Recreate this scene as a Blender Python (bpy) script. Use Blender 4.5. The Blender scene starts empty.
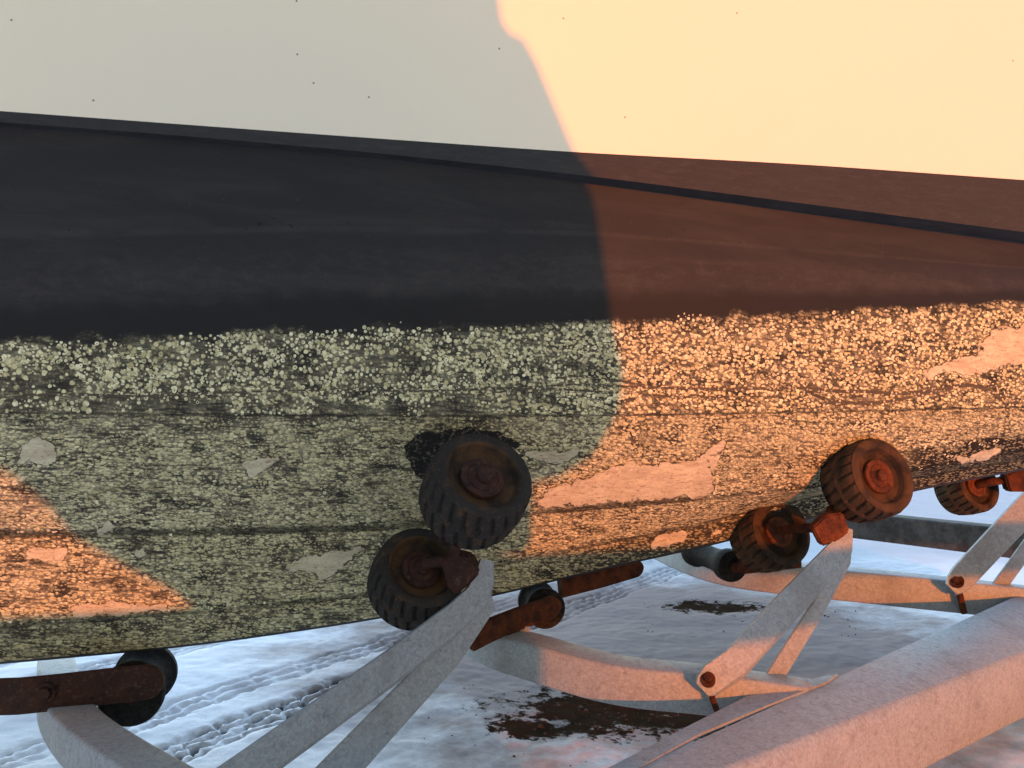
import bpy, bmesh, math, random
import numpy as np
from mathutils import Vector, Matrix, noise as mnoise
from mathutils.bvhtree import BVHTree

random.seed(7)
rng = np.random.default_rng(11)
S = bpy.context.scene
COL = S.collection
R = math.radians

# ------------------------------------------------------------------ camera, sky, sun, exposure
CAM_Z, FPX, HORIZON = 1.0, 800.0, 405.0
PITCH = math.atan((HORIZON - 384.0) / FPX)
cd = bpy.data.cameras.new('camera'); cam = bpy.data.objects.new('camera', cd); COL.objects.link(cam)
cam.location = (0, 0, CAM_Z); cam.rotation_euler = (R(90) + PITCH, 0, 0)
cd.sensor_width = 36.0; cd.lens = FPX / 1024.0 * 36.0
cd.clip_start = 0.02; cd.clip_end = 3000
S.camera = cam

SUN_AZ, SUN_EL = R(162), R(5.5)           # azimuth from +Y towards +X: behind the camera, to its right
SVEC = Vector((math.sin(SUN_AZ) * math.cos(SUN_EL), math.cos(SUN_AZ) * math.cos(SUN_EL), math.sin(SUN_EL)))
w = bpy.data.worlds.new('World'); S.world = w; w.use_nodes = True
wn = w.node_tree; bg = wn.nodes['Background']
sky = wn.nodes.new('ShaderNodeTexSky'); sky.sky_type = 'NISHITA'; sky.sun_disc = False
sky.sun_elevation = SUN_EL; sky.sun_rotation = SUN_AZ; sky.air_density = 1.0; sky.dust_density = 1.0; sky.ozone_density = 1.0
tc = wn.nodes.new('ShaderNodeTexCoord'); sx = wn.nodes.new('ShaderNodeSeparateXYZ'); wn.links.new(tc.outputs['Generated'], sx.inputs[0])
north = wn.nodes.new('ShaderNodeVectorMath'); north.operation = 'DOT_PRODUCT'; wn.links.new(tc.outputs['Generated'], north.inputs[0]); north.inputs[1].default_value = (-0.2, 0.75, 0.63)
zr = wn.nodes.new('ShaderNodeMapRange'); zr.interpolation_type = 'SMOOTHSTEP'; wn.links.new(north.outputs['Value'], zr.inputs[0]); zr.inputs[1].default_value = -0.35; zr.inputs[2].default_value = 0.85
tone = wn.nodes.new('ShaderNodeMix'); tone.data_type = 'RGBA'; wn.links.new(zr.outputs[0], tone.inputs[0])
tone.inputs[6].default_value = (0.50, 0.50, 0.475, 1); tone.inputs[7].default_value = (5.9, 5.5, 5.8, 1)   # pale cold haze overhead, white balance of the photograph
tint = wn.nodes.new('ShaderNodeMix'); tint.data_type = 'RGBA'; tint.blend_type = 'MULTIPLY'; tint.inputs[0].default_value = 1.0
wn.links.new(sky.outputs[0], tint.inputs[6]); wn.links.new(tone.outputs[2], tint.inputs[7]); wn.links.new(tint.outputs[2], bg.inputs[0]); bg.inputs[1].default_value = 0.15
sd = bpy.data.lights.new('sun', 'SUN'); sun = bpy.data.objects.new('sun', sd); COL.objects.link(sun)
sd.energy = 2.6; sd.angle = R(0.5); sd.color = (1.0, 0.205, 0.0)
sun.rotation_euler = SVEC.to_track_quat('Z', 'Y').to_euler()
S.view_settings.view_transform = 'Standard'; S.view_settings.look = 'None'
S.view_settings.exposure = 0.82; S.view_settings.gamma = 1.0

# ------------------------------------------------------------------ helpers
def P(px, py, d):
    """world point on the line of sight of a photo pixel, at depth d metres"""
    x = (px - 512.0) / FPX; y = -(py - 384.0) / FPX
    c, s = math.cos(PITCH), math.sin(PITCH)
    v = Vector((x, c - s * y, s + c * y)); v *= d / v.y
    return Vector((0, 0, CAM_Z)) + v
def PZ(px, py, z):
    x = (px - 512.0) / FPX; y = -(py - 384.0) / FPX
    c, s = math.cos(PITCH), math.sin(PITCH)
    v = Vector((x, c - s * y, s + c * y)); v *= (z - CAM_Z) / v.z
    return Vector((0, 0, CAM_Z)) + v

def obj(name, bm, mat, parent=None, smooth=True, angle=35):
    me = bpy.data.meshes.new(name); bm.normal_update(); bm.to_mesh(me); bm.free()
    for m in (mat if isinstance(mat, (list, tuple)) else [mat]): me.materials.append(m)
    o = bpy.data.objects.new(name, me); COL.objects.link(o)
    if smooth:
        me.polygons.foreach_set('use_smooth', [True] * len(me.polygons))
        me.set_sharp_from_angle(angle=R(angle))
    if parent is not None: o.parent = parent
    return o
def empty(name, loc, label, cat, group=None, kind=None):
    o = bpy.data.objects.new(name, None); COL.objects.link(o); o.location = loc
    o['label'] = label; o['category'] = cat
    if group: o['group'] = group
    if kind: o['kind'] = kind
    return o
def setloc(o, parent):
    """mesh built in world space: cancel the parent's offset"""
    o.matrix_parent_inverse = Matrix.Translation(-parent.location)
    return o

def sweep(bm, pts, prof, up=Vector((0, 0, 1)), cap=True, widths=None):
    """sweep a closed 2-D profile (side, up) along points"""
    pts = [Vector(p) for p in pts]; rings = []
    for i, p in enumerate(pts):
        a = pts[max(i - 1, 0)]; b = pts[min(i + 1, len(pts) - 1)]
        t = (b - a).normalized(); side = t.cross(up).normalized(); u = side.cross(t).normalized()
        k = 1.0 if widths is None else widths[i]
        rings.append([bm.verts.new(p + side * q[0] * k + u * q[1]) for q in prof])
    n = len(prof)
    for r0, r1 in zip(rings, rings[1:]):
        for j in range(n):
            bm.faces.new((r0[j], r0[(j + 1) % n], r1[(j + 1) % n], r1[j]))
    if cap:
        bm.faces.new(rings[0][::-1]); bm.faces.new(rings[-1])
    return rings
def rrect(wd, ht, r, n=4):
    out = []
    for cx, cy, a0 in ((wd/2-r, ht/2-r, 0), (-wd/2+r, ht/2-r, 90), (-wd/2+r, -ht/2+r, 180), (wd/2-r, -ht/2+r, 270)):
        for k in range(n + 1):
            a = R(a0 + 90 * k / n); out.append((cx + r * math.cos(a), cy + r * math.sin(a)))
    return out
def smooth_path(pts, n=8):
    pts = [Vector(p) for p in pts]; q = [pts[0] * 2 - pts[1]] + pts + [pts[-1] * 2 - pts[-2]]; out = []
    for i in range(1, len(q) - 2):
        for k in range(n):
            t = k / n; a, b, c, d = q[i-1], q[i], q[i+1], q[i+2]
            out.append(0.5 * ((2*b) + (c - a) * t + (2*a - 5*b + 4*c - d) * t*t + (3*b - a - 3*c + d) * t**3))
    out.append(pts[-1]); return out
def lathe(bm, prof, n=48, M=None, close=False):
    """profile (radius, height) about local z"""
    rings = []
    for k in range(n):
        a = 2 * math.pi * k / n
        rings.append([bm.verts.new((M @ Vector((r * math.cos(a), r * math.sin(a), z))) if M else (r * math.cos(a), r * math.sin(a), z)) for r, z in prof])
    for k in range(n):
        r0, r1 = rings[k], rings[(k + 1) % n]
        for j in range(len(prof) - 1):
            bm.faces.new((r0[j], r1[j], r1[j+1], r0[j+1]))
    return rings
def frame(origin, axis, up=Vector((0, 0, 1))):
    z = axis.normalized(); x = up.cross(z).normalized(); y = z.cross(x)
    return Matrix(((x.x, y.x, z.x, origin.x), (x.y, y.y, z.y, origin.y), (x.z, y.z, z.z, origin.z), (0, 0, 0, 1)))

# ------------------------------------------------------------------ node materials
class NT:
    def __init__(self, name):
        self.m = bpy.data.materials.new(name); self.m.use_nodes = True
        self.t = self.m.node_tree; self.b = self.t.nodes['Principled BSDF']
    def n(self, kind, **kw):
        nd = self.t.nodes.new(kind)
        for k, v in kw.items(): setattr(nd, k, v)
        return nd
    def l(self, a, b): self.t.links.new(a, b)
    def put(self, sock, v):
        if isinstance(v, bpy.types.NodeSocket): self.l(v, sock)
        else: sock.default_value = v
    def math(self, op, a, b=0.0, c=0.0, clamp=False):
        nd = self.n('ShaderNodeMath', operation=op); nd.use_clamp = clamp
        for i, v in enumerate((a, b, c)): self.put(nd.inputs[i], v)
        return nd.outputs[0]
    def ramp(self, v, a, b, lo=0.0, hi=1.0, smooth=True):
        nd = self.n('ShaderNodeMapRange'); nd.interpolation_type = 'SMOOTHSTEP' if smooth else 'LINEAR'
        for i, x in enumerate((v, a, b, lo, hi)): self.put(nd.inputs[i], x)
        return nd.outputs[0]
    def mix(self, f, a, b, mode='MIX'):
        nd = self.n('ShaderNodeMix', data_type='RGBA', blend_type=mode)
        self.put(nd.inputs[0], f); self.put(nd.inputs[6], a if isinstance(a, bpy.types.NodeSocket) else (*a, 1) if len(a) == 3 else a)
        self.put(nd.inputs[7], b if isinstance(b, bpy.types.NodeSocket) else (*b, 1) if len(b) == 3 else b)
        return nd.outputs[2]
    def noise(self, vec, scale, detail=4, rough=0.55, dist=0.0):
        nd = self.n('ShaderNodeTexNoise'); self.l(vec, nd.inputs['Vector'])
        nd.inputs['Scale'].default_value = scale; nd.inputs['Detail'].default_value = detail
        nd.inputs['Roughness'].default_value = rough; nd.inputs['Distortion'].default_value = dist
        return nd.outputs[0]
    def voro(self, vec, scale, rnd=1.0, feature='F1'):
        nd = self.n('ShaderNodeTexVoronoi', feature=feature); self.l(vec, nd.inputs['Vector'])
        nd.inputs['Scale'].default_value = scale; nd.inputs['Randomness'].default_value = rnd
        return nd
    def scale(self, vec, s, rot=0.0):
        nd = self.n('ShaderNodeMapping'); self.l(vec, nd.inputs[0]); nd.inputs['Scale'].default_value = s
        nd.inputs['Rotation'].default_value = (0, 0, rot); return nd.outputs[0]
    def bump(self, h, strength, dist, prev=None):
        nd = self.n('ShaderNodeBump'); nd.inputs['Strength'].default_value = strength
        nd.inputs['Distance'].default_value = dist; self.l(h, nd.inputs['Height'])
        if prev is not None: self.l(prev, nd.inputs['Normal'])
        return nd.outputs[0]
    def done(self, col, rough=0.6, metal=0.0, normal=None, spec=0.5):
        self.put(self.b.inputs['Base Color'], col if isinstance(col, bpy.types.NodeSocket) else (*col, 1))
        self.put(self.b.inputs['Roughness'], rough); self.put(self.b.inputs['Metallic'], metal)
        self.put(self.b.inputs['Specular IOR Level'], spec)
        if normal is not None: self.l(normal, self.b.inputs['Normal'])
        return self.m
    def obj(self): return self.n('ShaderNodeTexCoord').outputs['Object']
    def geo(self): return self.n('ShaderNodeNewGeometry').outputs['Position']
    def uv(self, name):
        nd = self.n('ShaderNodeUVMap'); nd.uv_map = name; return nd.outputs[0]

def mat_white():
    t = NT('white_gelcoat'); g = t.geo()
    sg = t.n('ShaderNodeSeparateXYZ'); t.l(g, sg.inputs[0]); cg = t.n('ShaderNodeCombineXYZ'); t.l(sg.outputs[0], cg.inputs[0]); t.l(sg.outputs[2], cg.inputs[1])
    v = t.voro(cg.outputs[0], 7.0); v.voronoi_dimensions = '2D'; sp = t.ramp(v.outputs['Distance'], 0.006, 0.020, 1, 0)
    sep = t.n('ShaderNodeSeparateColor'); t.l(v.outputs['Color'], sep.inputs[0])
    sp = t.math('MULTIPLY', sp, t.math('GREATER_THAN', sep.outputs[0], 0.70))
    n = t.noise(g, 1.3, 3)
    c = t.mix(n, (0.80, 0.735, 0.585), (0.84, 0.775, 0.62)); c = t.mix(sp, c, (0.12, 0.07, 0.04))
    return t.done(c, 0.42, 0, t.bump(t.noise(g, 3.0, 2), 0.06, 0.02), 0.35)

def mat_black():
    t = NT('black_bottom_paint'); g = t.geo()
    n = t.noise(t.scale(g, (1, 1, 3.2), 0), 5.5, 7, 0.62, 0.4); f = t.noise(g, 140, 4, 0.7)
    c = t.mix(t.ramp(n, 0.35, 0.72), (0.020, 0.0205, 0.023), (0.033, 0.032, 0.031))
    c = t.mix(t.ramp(f, 0.66, 0.76, 0, 0.5), c, (0.10, 0.085, 0.075))
    chalk = t.noise(t.scale(g, (3, 3, 14), 0), 7.0, 8, 0.75, 0.6); c = t.mix(t.ramp(chalk, 0.45, 0.70, 0, 0.4), c, (0.064, 0.058, 0.053)); gr = t.noise(g, 230, 3, 0.7); c = t.mix(t.ramp(gr, 0.64, 0.76, 0, 0.6), c, (0.11, 0.10, 0.09))
    nb = t.bump(t.noise(g, 60, 6, 0.7), 0.35, 0.004)
    return t.done(c, t.ramp(n, 0.3, 0.7, 0.62, 0.8), 0, nb, 0.35)

def mat_bottom():
    """fouled bottom: UV 'metres' = arc lengths, UV 'bands' = (column, plank band)"""
    t = NT('fouled_bottom'); m = t.uv('metres'); b = t.uv('bands')
    sb = t.n('ShaderNodeSeparateXYZ'); t.l(b, sb.inputs[0]); U, B = sb.outputs[0], sb.outputs[1]
    n1 = t.noise(t.scale(m, (1, 3.0, 1)), 5.0, 7, 0.65); n2 = t.noise(m, 14.0, 5, 0.6); n3 = t.noise(m, 70.0, 5, 0.7)
    streak = t.noise(t.scale(m, (1.0, 7.0, 1), R(-3)), 16.0, 6, 0.7, 0.3)
    streakR = t.noise(t.scale(m, (1.0, 6.0, 1), R(24)), 15.0, 6, 0.7, 0.3)
    # --- bare black paint
    scuff = t.noise(t.scale(m, (0.8, 5.0, 1)), 3.2, 8, 0.65, 0.5)
    black = t.mix(t.ramp(scuff, 0.42, 0.7), (0.019, 0.0195, 0.022), (0.031, 0.030, 0.030))
    black = t.mix(t.ramp(n3, 0.63, 0.75, 0, 0.5), black, (0.11, 0.10, 0.09))
    # --- fouled ground colour below the waterline
    grime = t.mix(t.ramp(n2, 0.3, 0.7), (0.066, 0.06, 0.047), (0.42, 0.38, 0.25))
    # --- barnacle discs, three sizes
    def discs(scale, rmax, vec):
        v = t.voro(vec, scale, 0.95); s = t.n('ShaderNodeSeparateColor'); t.l(v.outputs['Color'], s.inputs[0])
        rad = t.math('MULTIPLY_ADD', s.outputs[0], rmax * 0.55, rmax * 0.5)
        q = t.math('DIVIDE', v.outputs['Distance'], rad)
        disc = t.ramp(q, 0.80, 1.0, 1, 0); pit = t.ramp(q, 0.18, 0.38, 1, 0)
        pit = t.math('MULTIPLY', pit, t.math('GREATER_THAN', s.outputs[2], 0.55))
        h = t.math('MULTIPLY', disc, t.ramp(q, 0.2, 0.95, 1.0, 0.45)); h = t.math('SUBTRACT', h, t.math('MULTIPLY', pit, 0.6))
        tone = t.mix(s.outputs[1], (0.46, 0.41, 0.21), (0.90, 0.84, 0.51))
        tone = t.mix(t.math('MULTIPLY', pit, 0.8), tone, (0.06, 0.055, 0.045))
        return disc, h, tone, s.outputs[2]
    wob = t.n('ShaderNodeTexNoise'); t.l(m, wob.inputs['Vector']); wob.inputs['Scale'].default_value = 90
    vadd = t.n('ShaderNodeVectorMath', operation='MULTIPLY_ADD'); t.l(wob.outputs['Color'], vadd.inputs[0])
    vadd.inputs[1].default_value = (0.006, 0.006, 0); t.l(m, vadd.inputs[2]); mv = vadd.outputs[0]
    mv2 = t.scale(mv, (1, 1.55, 1), R(-4))
    d1, h1, c1, r1 = discs(78, 0.50, mv); d2, h2, c2, r2 = discs(88, 0.62, mv2); d3, h3, c3, r3 = discs(150, 0.62, mv)
    # masks along the height of the hull
    edge = t.math('ADD', B, t.math('MULTIPLY', t.math('SUBTRACT', n2, 0.5), 0.35))
    water = t.ramp(edge, 1.93, 2.12)                       # below the waterline edge
    thick = t.math('MULTIPLY', t.ramp(edge, 1.95, 2.1), t.ramp(B, 2.62, 2.95, 1, 0.25))   # big barnacle belt
    lower = t.ramp(B, 2.96, 3.04)
    dens = t.math('MULTIPLY_ADD', n1, 1.0, t.math('MULTIPLY', n2, 0.8))
    right = t.ramp(U, 0.45, 0.72)                          # towards the bow the growth closes up
    dens = t.math('MULTIPLY_ADD', right, 0.30, dens)
    low_streak = t.ramp(streak, 0.38, 0.56)
    rowb = t.math('MAXIMUM', t.math('MULTIPLY', t.ramp(B, 3.70, 3.97), t.math('LESS_THAN', B, 4.0)), t.math('MULTIPLY', t.ramp(B, 4.55, 4.95), t.math('LESS_THAN', B, 5.0)))
    under = t.math('MULTIPLY', t.ramp(B, 3.0, 3.35, 1, 0), lower)
    dens = t.math('ADD', dens, t.math('SUBTRACT', t.math('MULTIPLY', rowb, 0.12), t.math('MULTIPLY', t.math('MULTIPLY', under, t.math('SUBTRACT', 1.0, right)), 0.10)))
    m1 = t.math('MULTIPLY', t.math('MULTIPLY', d1, t.math('MULTIPLY', water, t.math('MULTIPLY_ADD', right, -0.65, 1.0))), t.ramp(t.math('ADD', dens, t.math('MULTIPLY', thick, 0.27)), 0.98, 1.06))
    m2 = t.math('MULTIPLY', t.math('MULTIPLY', d2, water), t.ramp(t.math('ADD', dens, t.math('MULTIPLY', lower, 0.14)), 0.90, 1.0))
    m3 = t.math('MULTIPLY', t.math('MULTIPLY', d3, water), t.math('MULTIPLY', t.ramp(streak, 0.40, 0.55, 0.0, 0.85), t.math('MULTIPLY_ADD', lower, 0.75, 0.25)))
    cover = t.math('MULTIPLY', water, t.math('MULTIPLY_ADD', lower, 0.45, 0.50))
    col = t.mix(t.math('MULTIPLY', cover, t.ramp(streak, 0.36, 0.6, 0.25, 1)), black, grime)
    dim = lambda c, k: t.mix(t.math('MULTIPLY', lower, k), c, (0.60, 0.555, 0.32))
    wet = t.math('MULTIPLY', t.ramp(edge, 1.55, 1.80), t.ramp(edge, 2.0, 2.1, 1, 0)); pale = t.math('MULTIPLY', t.ramp(edge, 1.05, 1.45), t.ramp(edge, 1.5, 1.75, 1, 0))
    chalk = t.noise(t.scale(m, (3.0, 6.0, 1), R(18)), 9.0, 8, 0.75, 0.6); grit = t.noise(m, 210.0, 3, 0.7)
    black = t.mix(t.math('MULTIPLY', pale, t.ramp(chalk, 0.42, 0.70, 0.1, 0.5)), black, (0.062, 0.055, 0.050))
    black = t.mix(t.math('MULTIPLY', wet, 0.75), black, (0.010, 0.0095, 0.0095))
    black = t.mix(t.ramp(grit, 0.66, 0.78, 0, 0.55), black, (0.105, 0.098, 0.09)); black = t.mix(t.ramp(grit, 0.36, 0.26, 0, 0.6), black, (0.010, 0.010, 0.010))
    mid = t.math('ABSOLUTE', t.math('SUBTRACT', B, 1.0)); black = t.mix(t.math('MULTIPLY', t.ramp(mid, 0.012, 0.05, 0.35, 0), t.ramp(n2, 0.30, 0.6)), black, (0.05, 0.047, 0.045))
    pits = t.math('MULTIPLY', t.ramp(n3, 0.40, 0.34), t.math('MULTIPLY', t.ramp(B, 0.55, 0.97), t.math('LESS_THAN', B, 1.0))); black = t.mix(t.math('MULTIPLY', pits, t.ramp(n2, 0.45, 0.55)), black, (0.006, 0.006, 0.006))
    col = t.mix(t.math('MULTIPLY', cover, t.ramp(streak, 0.36, 0.6, 0.25, 1)), black, grime)
    col = t.mix(m3, col, dim(c3, 0.35)); col = t.mix(m2, col, dim(c2, 0.28)); col = t.mix(m1, col, dim(c1, 0.2))
    # dark streaks scraped through the growth, slanting towards the bow
    st = t.mix(right, streak, streakR)
    stv = t.n('ShaderNodeRGBToBW'); t.l(st, stv.inputs[0])
    dk = t.math('MULTIPLY', t.ramp(stv.outputs[0], 0.41, 0.34), t.math('MULTIPLY', t.math('MAXIMUM', lower, t.math('MULTIPLY', right, water)), 0.8))
    col = t.mix(dk, col, (0.035, 0.033, 0.03))
    # olive / ochre slime in wide clouds
    col = t.mix(t.math('MULTIPLY', t.ramp(n1, 0.5, 0.75, 0, 0.35), lower), col, (0.16, 0.12, 0.055))
    # darker along the keel plank towards the bow
    kb = t.math('ADD', B, t.math('MULTIPLY', t.math('SUBTRACT', n2, 0.5), 1.1))
    keelm = t.math('MULTIPLY', t.ramp(kb, 4.9, 5.15, 0, 0.85), t.ramp(U, 0.50, 0.62))
    fw = t.math('MULTIPLY', t.ramp(kb, 3.55, 3.75, 0, 1), t.ramp(U, 0.86, 0.93))
    dkm = t.math('MULTIPLY', t.math('MAXIMUM', keelm, fw), t.ramp(t.math('MULTIPLY', m2, 1.0), 0.3, 0.8, 1, 0.55))
    col = t.mix(dkm, col, (0.028, 0.026, 0.024))
    seam = None
    for b0, w0, k0 in ((3.0, 0.018, 0.6), (4.0, 0.05, 0.75), (5.0, 0.05, 0.6)):
        d0 = t.math('ABSOLUTE', t.math('SUBTRACT', t.math('ADD', B, t.math('MULTIPLY', t.math('SUBTRACT', n3, 0.5), w0 * 1.6)), b0))
        q0 = t.math('MULTIPLY', t.ramp(d0, w0 * 0.35, w0, k0, 0), t.ramp(n1, 0.36, 0.52, 0.25, 1)); seam = q0 if seam is None else t.math('MAXIMUM', seam, q0)
    col = t.mix(seam, col, (0.016, 0.015, 0.014)); notseam = t.math('SUBTRACT', 1.0, seam)  # dark seams also paint in the shade below the plank edges
    blot = t.noise(t.scale(m, (1, 2.2, 1), R(12)), 6.5, 6, 0.7, 0.8)
    col = t.mix(t.math('MULTIPLY', t.math('MULTIPLY', t.math('MULTIPLY', t.ramp(blot, 0.47, 0.36), t.math('MULTIPLY_ADD', right, -0.6, 1.0)), lower), t.ramp(n3, 0.35, 0.6, 1, 0.4)), col, (0.045, 0.042, 0.036))
    h = t.math('ADD', t.math('MULTIPLY', h1, m1), t.math('MULTIPLY', t.math('MULTIPLY', h2, m2), 0.6))
    h = t.math('ADD', h, t.math('MULTIPLY', t.math('MULTIPLY', h3, m3), 0.35))
    h = t.math('ADD', h, t.math('MULTIPLY', t.math('MULTIPLY', n3, water), 0.35))
    nb = t.bump(t.math('MULTIPLY', h, notseam), 0.85, 0.003)
    nb = t.bump(t.math('MULTIPLY_ADD', dk, -0.7, t.math('MULTIPLY', scuff, 0.5)), 0.4, 0.004, nb)
    return t.done(col, t.ramp(water, 0, 1, 0.66, 0.95), 0, nb, t.ramp(water, 0, 1, 0.25, 0.08))

def mat_patch():
    t = NT('scraped_bare_patch'); g = t.geo()
    n = t.noise(t.scale(g, (1, 1, 2.5)), 16, 6, 0.65, 0.4); f = t.noise(g, 120, 5, 0.7)
    c = t.mix(t.ramp(n, 0.3, 0.7), (0.48, 0.41, 0.28), (0.66, 0.61, 0.42))
    st = t.noise(t.scale(g, (1, 1, 4)), 42, 5, 0.75, 0.6)
    c = t.mix(t.ramp(st, 0.43, 0.36, 0, 0.75), c, (0.20, 0.15, 0.10)); c = t.mix(t.ramp(st, 0.54, 0.64, 0, 0.65), c, (0.74, 0.68, 0.50))
    c = t.mix(t.ramp(f, 0.57, 0.65, 0, 0.7), c, (0.16, 0.12, 0.085))
    at = t.n('ShaderNodeAttribute'); at.attribute_name = 'rim'; fr = t.noise(t.scale(g, (1, 1, 1.8)), 55, 6, 0.75, 0.5); fb = t.noise(t.scale(g, (1, 1, 2.2)), 17, 5, 0.7, 0.5)
    k = t.ramp(t.math('ADD', t.math('MULTIPLY', at.outputs['Fac'], 1.15), t.math('ADD', t.math('MULTIPLY', t.math('SUBTRACT', fr, 0.5), 1.5), t.math('MULTIPLY', t.math('SUBTRACT', fb, 0.5), 1.3))), 0.06, 0.18)
    v = t.voro(g, 95); s = t.n('ShaderNodeSeparateColor'); t.l(v.outputs['Color'], s.inputs[0]); spot = t.ramp(v.outputs['Distance'], 0.34, 0.46, 1, 0)
    foul = t.mix(t.math('MULTIPLY', spot, t.math('GREATER_THAN', s.outputs[0], 0.35)), t.mix(f, (0.03, 0.028, 0.024), (0.16, 0.145, 0.10)), t.mix(s.outputs[1], (0.36, 0.33, 0.20), (0.66, 0.62, 0.42)))
    c = t.mix(k, foul, c)
    return t.done(c, 0.9, 0, t.bump(t.math('ADD', t.math('MULTIPLY', f, 0.4), t.math('MULTIPLY', t.math('SUBTRACT', 1.0, k), t.math('ADD', spot, 0.3))), 0.8, 0.003), 0.08)
def mat_scar():
    t = NT('dark_growth_line'); g = t.geo(); f = t.noise(g, 90, 4, 0.7); v = t.voro(g, 110)
    spot = t.math('MULTIPLY', t.ramp(v.outputs['Distance'], 0.30, 0.42, 1, 0), t.ramp(t.noise(g, 24, 4), 0.40, 0.52))
    return t.done(t.mix(spot, t.mix(f, (0.035, 0.031, 0.025), (0.15, 0.13, 0.09)), (0.55, 0.51, 0.34)), 0.9, 0, t.bump(f, 0.6, 0.003), 0.2)
def mat_barnacle():
    t = NT('barnacle_shell'); g = t.geo(); f = t.noise(g, 160, 3, 0.6); n = t.noise(g, 75, 2)
    c = t.mix(t.ramp(n, 0.34, 0.66), (0.42, 0.38, 0.21), (0.88, 0.84, 0.56)); c = t.mix(t.ramp(f, 0.55, 0.75, 0, 0.5), c, (0.22, 0.19, 0.14))
    return t.done(c, 0.85, 0, t.bump(f, 0.5, 0.002), 0.2)
def mat_galv():
    t = NT('galvanised_steel'); g = t.geo()
    v = t.voro(g, 190); s = t.n('ShaderNodeSeparateColor'); t.l(v.outputs['Color'], s.inputs[0])
    n = t.noise(g, 7, 6, 0.65); f = t.noise(g, 55, 5, 0.7); dr = t.noise(t.scale(g, (9, 9, 1.2)), 4, 5, 0.6)
    c = t.mix(n, (0.195, 0.215, 0.235), (0.335, 0.36, 0.375)); c = t.mix(t.math('MULTIPLY', s.outputs[0], 0.45), c, (0.46, 0.49, 0.51))
    c = t.mix(t.ramp(f, 0.52, 0.74, 0, 0.5), c, (0.14, 0.13, 0.12)); c = t.mix(t.ramp(t.noise(g, 3.0, 7, 0.7, 0.5), 0.5, 0.68, 0, 0.5), c, (0.16, 0.145, 0.13)); c = t.mix(t.ramp(dr, 0.62, 0.78, 0, 0.35), c, (0.21, 0.14, 0.10))
    v2 = t.voro(g, 34); sc = t.ramp(v2.outputs['Distance'], 0.05, 0.12, 0.7, 0); c = t.mix(t.math('MULTIPLY', sc, t.ramp(f, 0.5, 0.6)), c, (0.62, 0.61, 0.59))
    return t.done(c, t.ramp(f, 0.3, 0.7, 0.55, 0.75), 0.1, t.bump(t.math('ADD', f, t.math('MULTIPLY', s.outputs[1], 0.4)), 0.35, 0.003), 0.4)
def mat_rust(name='rusted_steel', k=1.0, grey=0.0):
    t = NT(name); g = t.geo(); n = t.noise(g, 24, 6, 0.7); f = t.noise(g, 170, 5, 0.75)
    c = t.mix(t.ramp(n, 0.32, 0.68), (0.055*k, 0.022*k, 0.016*k), (0.22*k, 0.068*k, 0.024*k)); c = t.mix(t.ramp(f, 0.52, 0.72, 0, 0.65), c, (0.035, 0.018, 0.015))
    c = t.mix(t.ramp(f, 0.36, 0.28, 0, 0.4), c, (0.30*k, 0.13*k, 0.055*k)); c = t.mix(grey, c, (0.050, 0.033, 0.031))
    if grey: c = t.mix(t.ramp(t.noise(g, 75, 6, 0.75), 0.52, 0.66, 0, 0.75), c, (0.125, 0.075, 0.055)); c = t.mix(t.ramp(t.noise(g, 48, 5, 0.7), 0.42, 0.34, 0, 0.7), c, (0.018, 0.012, 0.012))
    return t.done(c, 0.85, 0, t.bump(t.math('ADD', f, n), 0.9, 0.006), 0.15)
def mat_tar():
    t = NT('hard_black_rubber'); g = t.geo(); f = t.noise(g, 70, 5, 0.7)
    return t.done(t.mix(t.ramp(f, 0.35, 0.75), (0.010, 0.010, 0.0095), (0.034, 0.029, 0.025)), 0.75, 0, t.bump(f, 0.4, 0.003), 0.08)
def mat_bare_shade():
    t = NT('bare_and_shade_black'); g = t.geo(); f = t.noise(g, 110, 5, 0.7); n = t.noise(g, 30, 5, 0.7)
    c = t.mix(t.ramp(f, 0.52, 0.62), (0.014, 0.013, 0.013), (0.19, 0.18, 0.13)); c = t.mix(t.ramp(n, 0.4, 0.6), (0.016, 0.015, 0.015), c)
    return t.done(c, 0.85, 0, t.bump(f, 0.7, 0.003), 0.25)
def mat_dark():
    t = NT('shaded_steel'); g = t.geo(); n = t.noise(g, 14, 6, 0.7); f = t.noise(g, 90, 4, 0.7)
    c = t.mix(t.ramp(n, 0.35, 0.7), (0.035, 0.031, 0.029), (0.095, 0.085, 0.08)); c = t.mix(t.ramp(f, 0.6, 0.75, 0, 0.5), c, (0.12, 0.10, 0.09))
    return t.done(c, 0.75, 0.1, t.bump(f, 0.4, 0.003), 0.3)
def mat_rubber():
    t = NT('worn_rubber'); o = t.geo(); n = t.noise(o, 18, 5, 0.65); f = t.noise(o, 120, 4, 0.7)
    c = t.mix(n, (0.017, 0.016, 0.0155), (0.042, 0.037, 0.033)); c = t.mix(t.ramp(f, 0.58, 0.72, 0, 0.7), c, (0.11, 0.085, 0.062)); c = t.mix(t.ramp(t.noise(o, 26, 6, 0.75, 0.6), 0.5, 0.66, 0, 0.8), c, (0.085, 0.050, 0.028))
    return t.done(c, 0.75, 0, t.bump(f, 0.35, 0.0025), 0.10)
def mat_rubber_rusty():
    t = NT('rust_stained_rubber'); o = t.geo(); n = t.noise(o, 13, 5, 0.65, 0.5); f = t.noise(o, 100, 4, 0.7)
    c = t.mix(t.ramp(n, 0.35, 0.65), (0.024, 0.019, 0.015), (0.085, 0.047, 0.024)); c = t.mix(t.ramp(f, 0.6, 0.75, 0, 0.5), c, (0.13, 0.08, 0.05))
    return t.done(c, 0.8, 0, t.bump(f, 0.4, 0.003), 0.12)

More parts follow.
